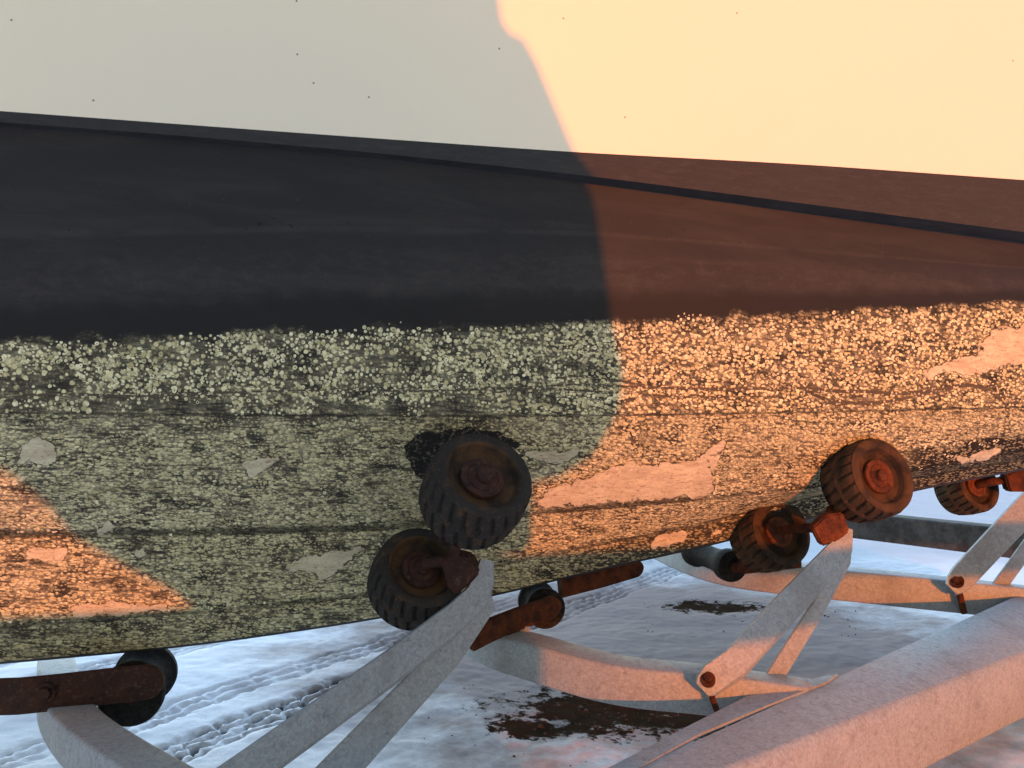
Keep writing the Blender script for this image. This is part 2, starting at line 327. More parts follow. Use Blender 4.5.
R0 = dict(rust=mat_rust('rusted_steel', 0.62), rustd=mat_rust('shaded_rust', 0.46, 0.55), rust2=mat_rust('sunlit_rust', 0.95))  # one rust in several tones, shade and sunlight put into the colours
M = dict(white=mat_white(), black=mat_black(), bottom=mat_bottom(), patch=mat_patch(), scar=mat_scar(), barn=mat_barnacle(),
         galv=mat_galv(), **R0, rubber=mat_rubber(), dark=mat_dark(), tar=mat_tar(), bare=mat_bare_shade(), rubber_r=mat_rubber_rusty())

# ------------------------------------------------------------------ ground
T_DIR = Vector((0.615, 0.788)); T_N = Vector((0.788, -0.615))
def soil_blobs():
    a = PZ(612, 708, 0); b = PZ(715, 607, 0); c = PZ(690, 715, 0); e = PZ(535, 728, 0); f = PZ(428, 646, 0)
    return [(a, 0.36, 0.25), (b, 0.26, 0.14), (c, 0.20, 0.19), (e, 0.16, 0.12), (f, 0.16, 0.20)]
BLOBS = soil_blobs()
def mat_snow():
    t = NT('trodden_snow'); g = t.geo(); n = t.noise(g, 1.1, 6, 0.6); f = t.noise(g, 22, 6, 0.7); ff = t.noise(g, 130, 4, 0.7)
    c = t.mix(n, (0.80, 0.81, 0.84), (0.90, 0.905, 0.91))
    # bare soil shows in a few worn places
    m = None
    jit = t.math('ADD', t.math('MULTIPLY', t.math('SUBTRACT', f, 0.5), 2.6), t.math('MULTIPLY', t.math('SUBTRACT', t.noise(g, 6.5, 5, 0.7), 0.5), 2.2))
    for (p, rx, ry) in BLOBS:
        s = t.n('ShaderNodeVectorMath', operation='SUBTRACT'); t.l(g, s.inputs[0]); s.inputs[1].default_value = (p.x, p.y, 0)
        s2 = t.n('ShaderNodeVectorMath', operation='DIVIDE'); t.l(s.outputs[0], s2.inputs[0]); s2.inputs[1].default_value = (rx, ry, 1)
        ln = t.n('ShaderNodeVectorMath', operation='LENGTH'); t.l(s2.outputs[0], ln.inputs[0])
        k = t.ramp(t.math('ADD', ln.outputs['Value'], jit), 0.66, 1.0, 1, 0); m = k if m is None else t.math('MAXIMUM', m, k)
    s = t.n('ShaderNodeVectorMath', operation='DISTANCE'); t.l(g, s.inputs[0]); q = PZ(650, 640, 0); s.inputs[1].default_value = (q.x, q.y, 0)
    dull = t.ramp(t.math('ADD', s.outputs['Value'], t.math('MULTIPLY', t.math('SUBTRACT', t.noise(g, 2.5, 6, 0.7), 0.5), 1.8)), 0.9, 1.9, 0.9, 0)
    c = t.mix(dull, c, (0.22, 0.16, 0.135))  # snow darker and browner within a noisy radius of one spot
    sy = t.n('ShaderNodeSeparateXYZ'); t.l(g, sy.inputs[0]); far_dim = t.ramp(t.math('ADD', sy.outputs[1], t.math('MULTIPLY', t.math('SUBTRACT', n, 0.5), 2.0)), 4.2, 5.6, 0, 0.85)
    c = t.mix(far_dim, c, t.mix(t.noise(g, 4.0, 6, 0.7), (0.30, 0.36, 0.42), (0.58, 0.63, 0.68)))  # dimmer light put into the far snow's colour, darker and bluer
    soil = t.mix(f, (0.013, 0.008, 0.005), (0.050, 0.031, 0.019))
    at = t.n('ShaderNodeAttribute'); at.attribute_name = 'tread_dark'
    c = t.mix(t.math('MULTIPLY', at.outputs['Fac'], t.ramp(f, 0.40, 0.52)), c, (0.09, 0.085, 0.085))  # darker grey in the deeper parts of the tyre tracks
    c = t.mix(t.math('MULTIPLY', t.ramp(t.noise(g, 3.2, 6, 0.7), 0.60, 0.76, 0, 0.45), t.ramp(f, 0.35, 0.6)), c, (0.42, 0.38, 0.36))
    c = t.mix(m, c, soil)
    nb = t.bump(f, 0.2, 0.02); nb = t.bump(t.math('ADD', ff, t.math('MULTIPLY', m, -1.2)), 0.5, 0.006, nb)
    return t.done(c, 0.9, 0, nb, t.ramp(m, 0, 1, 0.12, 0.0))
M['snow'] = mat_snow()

def build_ground():
    # one sheet: fine in the middle, running out to the horizon
    xs = np.concatenate([np.array([-900, -300, -100, -40, -15, -8, -5]), np.arange(-3.0, 2.6, 0.012), np.array([3, 4, 6, 9, 15, 40, 100, 300, 900])])
    ys = np.concatenate([np.array([-900, -300, -100, -40, -12, -5, -2, 0, 1, 1.6]), np.arange(1.9, 5.2, 0.012), np.array([5.4, 5.8, 6.4, 7.2, 8.5, 11, 16, 25, 50, 120, 300, 900])])
    X, Y = np.meshgrid(xs, ys); Z = np.zeros_like(X); W = np.zeros_like(X)
    s = X * T_N.x + Y * T_N.y; a = X * T_DIR.x + Y * T_DIR.y
    near = ((X > -3) & (X < 2.6) & (Y > 1.9) & (Y < 5.2)).astype(float)
    a0_ = a
    def track(c, half, depth, ribs, pitch, k, a=None):
        a = a0_
        wobble = 0.012 * np.sin(a * 31 + c * 9) + 0.008 * np.sin(a * 57.3 + s * 40 + c) + 0.006 * np.sin(a * 113 - s * 71); a = a0_ + wobble
        u = (s - c + 0.010 * np.sin(a * 13 + c * 5) + 0.005 * np.sin(a * 41 + c)) / half; inn = np.clip((1 - np.abs(u)) * 6, 0, 1); k = 0.90 + 0.30 * np.sin(a * 7.3 + c * 11) + 0.22 * np.sin(a * 23.1 + s * 30) + 0.18 * np.sin(a * 61 - s * 90); k = np.clip(k, 0.1, 1.25)
        prof = np.sin(u * math.pi * ribs / 1.0 + 0.9 * np.sin(a * 2 * math.pi / pitch)); block = np.sin(a * 2 * math.pi / pitch + u * 2.2)
        return inn * (-depth + depth * 0.75 * np.clip(prof * 1.5 + 0.25 * block, -1, 1)) * k, inn
    for c, half, depth, ribs, pitch, tread_dark in ((-2.225, 0.10, 0.024, 4, 0.062, 1.3), (-2.52, 0.085, 0.010, 3, 0.06, 0.15), (-3.12, 0.09, 0.012, 4, 0.062, 0.5), (-3.55, 0.09, 0.010, 4, 0.062, 0.4)):
        z, inn = track(c, half, depth, ribs, pitch, 1.0); z *= 0.35 + 0.65 * np.clip((3.3 - a) / 0.8, 0, 1); Z += z * near
        W = np.maximum(W, tread_dark * np.clip(-z / depth - 0.35, 0, 1) * near * (a > -9))
    nz = np.zeros_like(X); it = np.argwhere(near > 0)
    for i, j in it:
        v = Vector((X[i, j], Y[i, j], 0)); nz[i, j] = 0.012 * mnoise.noise(v * 2.2) + 0.006 * mnoise.noise(v * 7) + 0.0035 * mnoise.noise(v * 24) + 0.002 * mnoise.noise(v * 55)
    Z += nz
    for (p, rx, ry) in BLOBS:
        rr = np.sqrt(((X - p.x) / rx) ** 2 + ((Y - p.y) / ry) ** 2); Z -= 0.014 * np.clip(1.2 - rr, 0, 1) * near
    me = bpy.data.meshes.new('snow_ground'); nx, ny = len(xs), len(ys)
    co = np.stack([X, Y, Z], -1).reshape(-1, 3)
    idx = np.arange(nx * ny).reshape(ny, nx)
    f = np.stack([idx[:-1, :-1], idx[:-1, 1:], idx[1:, 1:], idx[1:, :-1]], -1).reshape(-1, 4)
    me.from_pydata(co.tolist(), [], f.tolist()); at = me.attributes.new('tread_dark', 'FLOAT', 'POINT'); at.data.foreach_set('value', W.reshape(-1).astype(np.float32))
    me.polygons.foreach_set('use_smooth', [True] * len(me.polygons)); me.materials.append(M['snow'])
    o = bpy.data.objects.new('snow_ground', me); COL.objects.link(o); o['kind'] = 'structure'
build_ground()

# ------------------------------------------------------------------ the boat
# every longitudinal line of the hull: knots (photo column, photo row), and depths at columns 0, 512, 1024
PX0, PX1, STEP = -280, 1320, 5
COLS = np.arange(PX0, PX1 + 1, STEP).astype(float)
def line(kn):
    x = np.array([k[0] for k in kn], float); y = np.array([k[1] for k in kn], float)
    g = np.arange(PX0 - 200, PX1 + 201, 4.0); v = np.interp(g, x, y)
    sl = (y[1] - y[0]) / (x[1] - x[0]); sr = (y[-1] - y[-2]) / (x[-1] - x[-2])
    v = np.where(g < x[0], y[0] + (g - x[0]) * sl, v); v = np.where(g > x[-1], y[-1] + (g - x[-1]) * sr, v)
    ker = np.exp(-0.5 * (np.arange(-30, 31) / 11.0) ** 2); ker /= ker.sum()
    vp = np.pad(v, 30, mode='reflect', reflect_type='odd'); v = np.convolve(vp, ker, 'valid')
    return np.interp(COLS, g, v)
def depth(a, b, c): return line([(0, a), (512, b), (1024, c)])
L = {
 'top':  (line([(0, 111), (300, 133), (570, 152), (800, 164), (1024, 180)]), depth(1.60, 1.82, 2.05)),
 'rail': (line([(0, 122), (200, 137), (400, 155), (590, 176), (800, 203), (1024, 232)]), depth(1.595, 1.812, 2.035)),
 'under': (line([(0, 125), (200, 141), (400, 160), (590, 183), (800, 212), (1024, 242)]), depth(1.615, 1.85, 2.12)),
 'mid':  (line([(0, 235), (330, 228), (590, 232), (1024, 268)]), depth(1.625, 1.865, 2.13)),
 'wl':   (line([(0, 344), (300, 331), (600, 325), (800, 314), (1024, 302)]), depth(1.655, 1.89, 2.16)),
 'chine': (line([(0, 412), (300, 415), (600, 415), (800, 412), (1024, 407)]), depth(1.67, 1.92, 2.19)),
 'chine2': (line([(0, 412.6), (300, 415.6), (600, 415.6), (800, 412.6), (1024, 407.6)]), depth(1.682, 1.932, 2.202)),
 'lap':  (line([(0, 534), (250, 531), (400, 527), (530, 513), (720, 497), (825, 486), (905, 471), (1024, 450)]), depth(1.93, 2.14, 2.31)),
 'lap2': (line([(0, 535.5), (250, 532.5), (400, 528.5), (530, 514.5), (720, 498.5), (825, 487.5), (905, 472.5), (1024, 451.5)]), depth(1.942, 2.152, 2.322)),
 'gar':  (line([(0, 627), (190, 612), (365, 597), (530, 557), (650, 535), (744, 513), (820, 494), (905, 479), (1024, 459)]), depth(2.06, 2.27, 2.42)),
 'gar2': (line([(0, 628), (190, 613), (365, 598), (530, 558), (650, 536), (744, 514), (820, 495), (905, 480), (1024, 460)]), depth(2.068, 2.278, 2.428)),
 'keel': (line([(0, 662), (190, 645), (370, 619), (500, 594), (560, 577), (660, 555), (731, 540), (802, 519), (905, 490), (1024, 468)]), depth(2.12, 2.325, 2.48)),
}
W3 = {k: [P(x, y, d) for x, y, d in zip(COLS, *v)] for k, v in L.items()}
CEN = L['keel'][1] + 0.05                                   # centre plane depth per column
boat = empty('moored_boat', (W3['keel'][90].x, W3['keel'][90].y + 0.05, W3['keel'][90].z),
             'large white boat hull with black barnacle covered bottom resting on a galvanised trailer', 'boat')

def loft(names, subs, name, mat, bands=None, lead=None, bulge=None):
    bm = bmesh.new(); uvm = bm.loops.layers.uv.new('metres'); uvb = bm.loops.layers.uv.new('bands')
    rows = []; bv = []
    for i in range(len(names) - 1):
        a, b = W3[names[i]], W3[names[i + 1]]; n = subs[i]
        for k in range(n + (1 if i == len(names) - 2 else 0)):
            f = k / n; row = []
            for p, q in zip(a, b):
                v = p.lerp(q, f)
                if bulge and bulge[i]: v.y -= bulge[i] * 4 * f * (1 - f)
                row.append(v)
            rows.append(row); bv.append((bands[i] + f * (bands[i + 1] - bands[i])) if bands else i + f)
    nc = len(COLS); vs = [[bm.verts.new(p) for p in r] for r in rows]
    ref = rows[len(rows) // 2]; u = [0.0]
    for j in range(1, nc): u.append(u[-1] + (ref[j] - ref[j - 1]).length)
    vv = [[0.0] * nc]
    for i in range(1, len(rows)): vv.append([vv[-1][j] + (rows[i][j] - rows[i - 1][j]).length for j in range(nc)])
    for i in range(len(rows) - 1):
        for j in range(nc - 1):
            f = bm.faces.new((vs[i][j], vs[i + 1][j], vs[i + 1][j + 1], vs[i][j + 1]))
            for lp, (ii, jj) in zip(f.loops, ((i, j), (i + 1, j), (i + 1, j + 1), (i, j + 1))):
                lp[uvm].uv = (u[jj], vv[ii][jj]); lp[uvb].uv = (COLS[jj] / 1000.0, bv[ii])
    return bm

# topside: from the paint line up to the gunwale with a little flare, round the deck and down the far side
def far(p, j):                                              # mirror across the centre plane
    q = p.copy(); q.y = 2 * CEN[j] - p.y; return q
bm = bmesh.new(); nc = len(COLS); ring = []
for j in range(nc):
    p = W3['top'][j]; r = []
    for h, fl in ((0, 0), (0.1, -0.01), (0.2, -0.02), (0.32, -0.035), (0.46, -0.05)):
        r.append(Vector((p.x, p.y + fl, p.z + h)))
    g = r[-1]; r += [Vector((g.x, g.y + 0.03, g.z + 0.03)), Vector((g.x, CEN[j], g.z + 0.10))]
    r += [far(v, j) for v in r[-2::-1]]
    ring.append([bm.verts.new(v) for v in r])
for a, b in zip(ring, ring[1:]):
    for k in range(len(a) - 1): bm.faces.new((a[k], b[k], b[k + 1], a[k + 1]))
for rr in (ring[0], ring[-1]): bm.faces.new(rr)
bmesh.ops.recalc_face_normals(bm, faces=bm.faces)
setloc(obj('topside', bm, M['white'], boat), boat)
# spray rail: dark band between the paint line and the rail's underside
bm = loft(['top', 'rail', 'under'], [5, 3], 'spray_rail', None)
setloc(obj('spray_rail', bm, M['black'], boat, angle=25), boat)
# bottom planking
BN = ['under', 'mid', 'wl', 'chine', 'chine2', 'lap', 'lap2', 'gar', 'gar2', 'keel']
BB = [0, 1, 2, 3, 3.001, 4, 4.001, 5, 5.001, 6]
bm = loft(BN, [8, 8, 8, 1, 10, 1, 8, 1, 5], 'bottom', None, BB, bulge=[0, 0, 0, 0, 0.012, 0, 0.006, 0, 0])
bmesh.ops.triangulate(bm, faces=bm.faces[:])
bvh = BVHTree.FromBMesh(bm)
def on_hull(px, py, off=0.0):
    o = Vector((0, 0, CAM_Z)); d = (P(px, py, 1.0) - o).normalized()
    h = bvh.ray_cast(o, d)
    if h[0] is None: return None
    nrm = h[1] if h[1].dot(d) < 0 else -h[1]
    return h[0] + nrm * off, nrm
# scraped patches and growth lines lie on the planks as thin flakes, part of the same skin
rim = bm.verts.layers.float.new('rim')
def flake(pts, mi, jag=3.0, off=0.0016, seed=0, holes=0.0):
    n = len(pts); out = []
    for i in range(n):
        a = Vector((*pts[i], 0)); b = Vector((*pts[(i + 1) % n], 0)); k = max(2, int((b - a).length / 2.5))
        for s in range(k):
            p = a.lerp(b, s / k); t = Vector((-(b - a).y, (b - a).x, 0)).normalized()
            p += t * jag * (mnoise.noise(Vector((p.x * 0.09, p.y * 0.09, seed))) + 0.8 * mnoise.noise(Vector((p.x * 0.3, p.y * 0.3, seed + 5))) + 0.5 * mnoise.noise(Vector((p.x * 0.8, p.y * 0.8, seed + 9))))
            out.append(p)
    seg = [(out[i], out[(i + 1) % len(out)]) for i in range(len(out))]
    def inner(p):
        best = 99.0
        for a, b in seg:
            e = b - a; l2 = e.length_squared; k = 0 if l2 == 0 else max(0, min(1, (p - a).dot(e) / l2)); best = min(best, (p - (a + e * k)).length)
        return best
    tb = bmesh.new(); vs = [tb.verts.new(p) for p in out]; fc = tb.faces.new(vs)
    bmesh.ops.triangulate(tb, faces=[fc]); 
    for _ in range(4):
        es = [e for e in tb.edges if e.calc_length() > 5]
        if not es: break
        bmesh.ops.subdivide_edges(tb, edges=es, cuts=1); bmesh.ops.triangulate(tb, faces=tb.faces[:])
    vm = {}
    for v in tb.verts:
        h = on_hull(v.co.x, v.co.y, off)
        vm[v] = bm.verts.new(h[0]) if h else None
        if h: vm[v][rim] = min(1.0, inner(v.co) / 5.5)
    for f in tb.faces:
        q = [vm[v] for v in f.verts]
        if None in q: continue
        try: g = bm.faces.new(q); g.material_index = mi
        except ValueError: pass
    tb.free()
PATCHES = [
 [(20, 446), (38, 437), (52, 442), (61, 456), (52, 466), (36, 463), (20, 462)],
 [(241, 462), (258, 457), (292, 454), (276, 463), (264, 471), (248, 478)],
 [(268, 468), (282, 465), (276, 472)],
 [(268, 570), (290, 562), (320, 552), (350, 550), (362, 543), (378, 544), (360, 553), (348, 562), (336, 572), (325, 580), (312, 573), (285, 571)],
 [(24, 547), (46, 546), (66, 547), (68, 555), (62, 562), (44, 560), (26, 559)],
 [(96, 530), (106, 519), (112, 524), (118, 524), (112, 532), (102, 534)],
 [(70, 606), (90, 603), (130, 602), (168, 604), (166, 611), (120, 614), (74, 616)],
 [(110, 567), (122, 561), (132, 563), (118, 570)], [(132, 554), (142, 548), (154, 553), (140, 558)],
 [(530, 508), (538, 496), (556, 486), (590, 476), (622, 462), (632, 459), (640, 464), (690, 462), (720, 440), (736, 436), (728, 446), (704, 460), (712, 474), (716, 487), (712, 494), (640, 500), (560, 507)],
 [(922, 375), (938, 364), (960, 356), (985, 352), (978, 344), (990, 332), (1008, 326), (1040, 320), (1060, 330), (1060, 358), (1024, 362), (1000, 368), (968, 377), (952, 372), (930, 379)],
 [(520, 452), (540, 448), (560, 452), (580, 446), (575, 456), (556, 464), (535, 460)],
 [(948, 459), (968, 455), (985, 448), (1000, 446), (1001, 452), (985, 459), (962, 462)],
 [(648, 542), (664, 534), (684, 531), (684, 541), (664, 548), (650, 550)],
 [(710, 536), (718, 526), (724, 526), (720, 536)], [(880, 456), (890, 451), (896, 456), (888, 464)],
]
for i, p in enumerate(PATCHES): flake(p, 1, 4.5 if i in (9, 10) else 3.2, 0.0018, i * 3.1)
for i, p in enumerate([[(404, 446), (416, 436), (440, 430), (472, 426), (500, 432), (520, 446), (500, 450), (470, 444), (440, 456), (424, 482), (414, 470), (408, 460)],
    [(820, 466), (832, 452), (850, 443), (838, 462), (828, 480)]]): flake(p, 3, 4.0, 0.0009, 70 + i * 2.3)  # first flake is bare black, second paints the wheel's cast shadow
def scar(pts, wd, seed):
    pts = [Vector((*p, 0)) for p in pts]; q = smooth_path(pts, 10); up = []; dn = []
    for i, p in enumerate(q):
        t = (q[min(i + 1, len(q) - 1)] - q[max(i - 1, 0)]).normalized(); nn = Vector((-t.y, t.x, 0))
        k = wd * (0.35 + 0.65 * math.sin(math.pi * (i + 0.5) / len(q)) ** 0.5) * (0.7 + 0.6 * abs(mnoise.noise(Vector((i * 0.35, seed, 0)))))
        up.append((p + nn * k)[:2]); dn.append((p - nn * k)[:2])
    flake(up + dn[::-1], 2, 0.8, 0.0018, seed)
SCARS = [([(470, 396), (560, 385), (640, 387), (720, 389), (800, 388), (850, 392)], 1.3), ([(794, 378), (806, 390), (830, 400), (870, 403), (905, 398), (940, 392)], 1.5),
         ([(800, 392), (850, 391), (900, 393), (940, 390), (965, 385), (990, 391), (1006, 405)], 1.8), ([(806, 390), (830, 402), (850, 409)], 1.3),
         ([(0, 398), (60, 394), (140, 396), (240, 392), (330, 390)], 1.2), ([(330, 388), (420, 391), (520, 388), (610, 392)], 1.2), ([(640, 395), (700, 397), (760, 396)], 1.0),
         ([(560, 375), (600, 378), (650, 386)], 1.0)]
for i, (p, wd) in enumerate(SCARS): scar(p, wd * 1.35, 40 + i)
setloc(obj('bottom', bm, [M['bottom'], M['patch'], M['scar'], M['bare']], boat, angle=28), boat)
# keel underside, far side of the bottom
bm = bmesh.new(); rings = []
for j in range(nc):
    k = W3['keel'][j]; r = [Vector((k.x, k.y + 0.0, k.z)), Vector((k.x, k.y + 0.012, k.z - 0.009)), Vector((k.x, 2 * CEN[j] - k.y - 0.012, k.z - 0.009)), far(k, j)]
    rings.append([bm.verts.new(v) for v in r])
for a, b in zip(rings, rings[1:]):
    for k in range(3): bm.faces.new((a[k], a[k + 1], b[k + 1], b[k]))
bmesh.ops.recalc_face_normals(bm, faces=bm.faces)
setloc(obj('keel', bm, M['black'], boat), boat)
bm = bmesh.new(); rings = []
for j in range(nc): rings.append([bm.verts.new(far(W3[k][j], j)) for k in ('keel', 'gar', 'lap', 'chine', 'wl', 'under', 'rail', 'top')])
for a, b in zip(rings, rings[1:]):
    for k in range(7): bm.faces.new((a[k], a[k + 1], b[k + 1], b[k]))
setloc(obj('bottom', bm, M['black'], boat), boat)
for nm, j in (('transom', 0), ('stem_plate', nc - 1)):
    bm = bmesh.new(); ks = ('top', 'rail', 'under', 'wl', 'chine', 'lap', 'gar', 'keel')
    vs = [bm.verts.new(W3[k][j]) for k in ks] + [bm.verts.new(far(W3[k][j], j)) for k in ks[::-1]]
    bm.faces.new(vs); setloc(obj(nm, bm, M['black'], boat), boat)

# barnacle shells standing on the planks: nobody could count them
def barnacles():
    bb = bmesh.new(); N = 8
    def one(px, py, r, h):
        q = on_hull(px, py, -0.0008)
        if not q: return
        p, nr = q; F = frame(p, nr, Vector((0.2, 0.1, 1))); a0 = random.random() * 6; el = random.uniform(0.85, 1.15)
        rr = [(r, 0), (r * 0.80, h * 0.75), (r * 0.5, h), (r * 0.28, h * 0.95), (r * 0.16, h * (0.3 if random.random() < 0.35 else 0.95))]
        rings = []
        for rad, z in rr:
            rings.append([bb.verts.new(F @ Vector((rad * math.cos(a0 + 2 * math.pi * k / N) * el * random.uniform(0.82, 1.18), rad * math.sin(a0 + 2 * math.pi * k / N) / el, z))) for k in range(N)])
        for A, B in zip(rings, rings[1:]):
            for k in range(N): bb.faces.new((A[k], A[(k + 1) % N], B[(k + 1) % N], B[k]))
        bb.faces.new(rings[-1])
    wl = lambda x: np.interp(x, COLS, L['wl'][0]); ch = lambda x: np.interp(x, COLS, L['chine'][0])
    lp = lambda x: np.interp(x, COLS, L['lap'][0]); ga = lambda x: np.interp(x, COLS, L['gar'][0])
    n = tries = 0; grid = {}
    def free(x, y, r):
        k = (int(x // 6), int(y // 6))
        for i in (-1, 0, 1):
            for j in (-1, 0, 1):
                for (a, b, q) in grid.get((k[0] + i, k[1] + j), ()):
                    if (a - x) ** 2 + (b - y) ** 2 < (0.80 * (r + q) * 430) ** 2: return False
        grid.setdefault(k, []).append((x, y, r)); return True
    while n < 4300 and tries < 90000:
        tries += 1
        x = random.uniform(-40, 1060); f = random.random() ** 1.15; y = wl(x) - 8 + f * (ch(x) - wl(x) + 7)
        d = mnoise.noise(Vector((x * 0.011, y * 0.035, 3))) + 0.6 * mnoise.noise(Vector((x * 0.04, y * 0.07, 8))) + 0.25 - 0.8 * max(0, f - 0.6) - (0.5 if y < wl(x) else 0)
        if d < random.uniform(0.02, 0.30) or random.random() < 0.55 * max(0, 1 - f / 0.16) or random.random() < 0.65 * min(1, max(0, (x - 560) / 200)): continue
        r = random.uniform(0.0034, 0.0072)
        if free(x, y, r): one(x, y, r * random.choice((0.6, 0.8, 1, 1.15)), random.uniform(0.0005, 0.0015)); n += 1
    n = 0
    while n < 2200:
        x = random.uniform(-40, 1000); k = random.random()
        if k < 0.4: y = lp(x) - abs(random.gauss(0, 26)) - 1
        elif k < 0.7: y = ga(x) - abs(random.gauss(0, 14)) - 1
        else: y = random.uniform(ch(x) + 2, ga(x))
        d = mnoise.noise(Vector((x * 0.012, y * 0.03, 13))) + 0.5 * mnoise.noise(Vector((x * 0.05, y * 0.08, 18))) + 0.1
        if d < random.uniform(-0.2, 0.4): n += 0.3; continue
        one(x, y, random.uniform(0.0024, 0.0055), random.uniform(0.0006, 0.0018)); n += 1
    o = setloc(obj('barnacles', bb, M['barn'], boat, angle=60), boat); o['kind'] = 'stuff'
barnacles()

# ------------------------------------------------------------------ the trailer
trailer = empty('boat_trailer', PZ(700, 700, 0), 'galvanised boat trailer with rusty roller wheels carrying the white boat', 'trailer')
def tpart(name, bm, mat, parent=None, **kw):
    o = obj(name, bm, mat, trailer if parent is None else parent, **kw)
    if parent is None: setloc(o, trailer)
    return o
# near main beam
e1a, e1b = PZ(835, 675, 0.30), PZ(1024, 590, 0.30); e2a, e2b = PZ(735, 768, 0.295), PZ(1024, 655, 0.25)
def ext(a, b, t): return a + (b - a) * t
bm = bmesh.new(); rings = []
t1 = lambda t: ext(e1a, e1b, t); t2 = lambda t: ext(e2a, e2b, t)
for t in (-0.9, -0.4, 0, 0.4, 0.8, 1.2, 1.6, 2.2):
    a = t1(t - 0.30); b = t2(t); side = (b - a).normalized(); dn = Vector((0, 0, -1)); r = 0.028; out = []
    H = 0.19
    for k in range(5):
        s = math.pi / 2 * k / 4; out.append(a + side * (0.02 - 0.02 * math.sin(s)) + dn * (0.02 - 0.02 * math.cos(s)))
    out = out
    ring = [a + side * 0.02, a + side * 0.006 + dn * 0.006, a + dn * 0.02, a + dn * (H - 0.01), a + side * 0.01 + dn * H]
    ring += [b - side * 0.01 + dn * H, b + dn * (H - 0.01)]
    for k in range(6):
        s = math.pi / 2 * k / 5; ring.append(b - side * r + dn * r + side * r * math.cos(s) - dn * r * math.sin(s))
    rings.append([bm.verts.new(v) for v in ring])
n = len(rings[0])
for a, b in zip(rings, rings[1:]):
    for k in range(n): bm.faces.new((a[k], a[(k + 1) % n], b[(k + 1) % n], b[k]))
bm.faces.new(rings[0]); bm.faces.new(rings[-1]); bmesh.ops.recalc_face_normals(bm, faces=bm.faces)
tpart('main_beam', bm, M['galv'], angle=40)
# clamp plate lying along its far edge
bm = bmesh.new(); top = [PZ(x, y, .304) for x, y in ((560, 792), (633, 755), (690, 725), (745, 697), (790, 684), (828, 675), (838, 674), (826, 682), (765, 706), (699, 734), (620, 778), (590, 800))]
vs = [bm.verts.new(p) for p in top]; f = bm.faces.new(vs)
g = bmesh.ops.extrude_face_region(bm, geom=[f]); bmesh.ops.translate(bm, verts=[v for v in g['geom'] if isinstance(v, bmesh.types.BMVert)], vec=(0, 0, -0.007))
bmesh.ops.recalc_face_normals(bm, faces=bm.faces); tpart('clamp_plate', bm, M['galv'])
# far main beam, seen under the keel; hull's shade put into its dark colour
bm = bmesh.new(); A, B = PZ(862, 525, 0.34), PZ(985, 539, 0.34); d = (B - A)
sweep(bm, [A - d * 3, A, B, B + d * 2.5], rrect(0.12, 0.14, 0.012)); o = tpart('main_beam', bm, M['dark']); o['label'] = 'far side beam of the trailer frame, shade put into its dark colour'
# cross beams, bent down in the middle
def cross(path, wd, ht):
    bm = bmesh.new(); sweep(bm, smooth_path([P(*p) for p in path], 6), rrect(wd, ht, 0.009)); return tpart('cross_beam', bm, M['galv'], angle=40)
c1 = cross([(872, 712, 2.06), (775, 698, 2.01), (705, 689, 1.985), (616, 679, 2.03), (538, 658, 2.15), (500, 646, 2.25), (470, 628, 2.45), (430, 590, 3.0), (410, 572, 3.4)], 0.098, 0.098)
cross([(1060, 606, 3.04), (957, 595, 3.0), (850, 584, 3.08), (780, 577, 3.18), (730, 570, 3.3), (690, 558, 3.5), (640, 536, 4.1)], 0.10, 0.116)
cross([(260, 856, 1.43), (180, 806, 1.58), (118, 766, 1.78), (82, 738, 1.95), (62, 710, 2.12), (57, 686, 2.3), (56, 666, 2.6), (56, 640, 3.1)], 0.10, 0.10)

bm = bmesh.new(); bm.from_mesh(c1.data); A = e1a + Vector((0.008, -0.010, 0)); u = (e1b - e1a); nrm = Vector((-u.y, u.x, 0)).normalized()
r = bmesh.ops.bisect_plane(bm, geom=bm.verts[:] + bm.edges[:] + bm.faces[:], plane_co=A, plane_no=nrm, clear_inner=True)
bmesh.ops.holes_fill(bm, edges=[e for e in bm.edges if e.is_boundary]); bm.to_mesh(c1.data); bm.free()

def plate_bar(pts, widths, thick, wvec, name, parent, mat, lip=0.0):
    """flat bar: a strip of changing width with real thickness and eased edges"""
    bm = bmesh.new(); pts = [Vector(p) for p in pts]; rings = []
    for i, p in enumerate(pts):
        t = (pts[min(i + 1, len(pts) - 1)] - pts[max(i - 1, 0)]).normalized()
        wv = wvec[i] if isinstance(wvec, list) else wvec; wv = (wv - t * wv.dot(t)).normalized(); nn = wv.cross(t).normalized(); nn = nn if nn.y > 0 else -nn; hw, ht = widths[i] / 2, thick / 2; c = min(0.0025, ht * 0.6)
        prof = [(-hw, -ht + c), (-hw + c, -ht), (hw - c, -ht), (hw, -ht + c), (hw, ht - c), (hw - c, ht), (-hw + c, ht), (-hw, ht - c)]
        if lip:
            prof = [(-hw, -ht), (hw - 0.002, -ht), (hw, -ht + 0.0015), (hw + lip, lip * 1.3), (hw + lip - 0.004, lip * 1.3 + thick * 0.8), (hw - 0.004, ht), (-hw, ht)]
        rings.append([bm.verts.new(p + wv * a + nn * b) for a, b in prof])
    n = len(rings[0])
    for a, b in zip(rings, rings[1:]):
        for k in range(n): bm.faces.new((a[k], a[(k + 1) % n], b[(k + 1) % n], b[k]))
    bm.faces.new(rings[0]); bm.faces.new(rings[-1]); bmesh.ops.recalc_face_normals(bm, faces=bm.faces)
    o = obj(name, bm, mat, parent, angle=30); return setloc(o, trailer)
def W(px, py, px2, py2, d): return (P(px2, py2, d) - P(px, py, d))

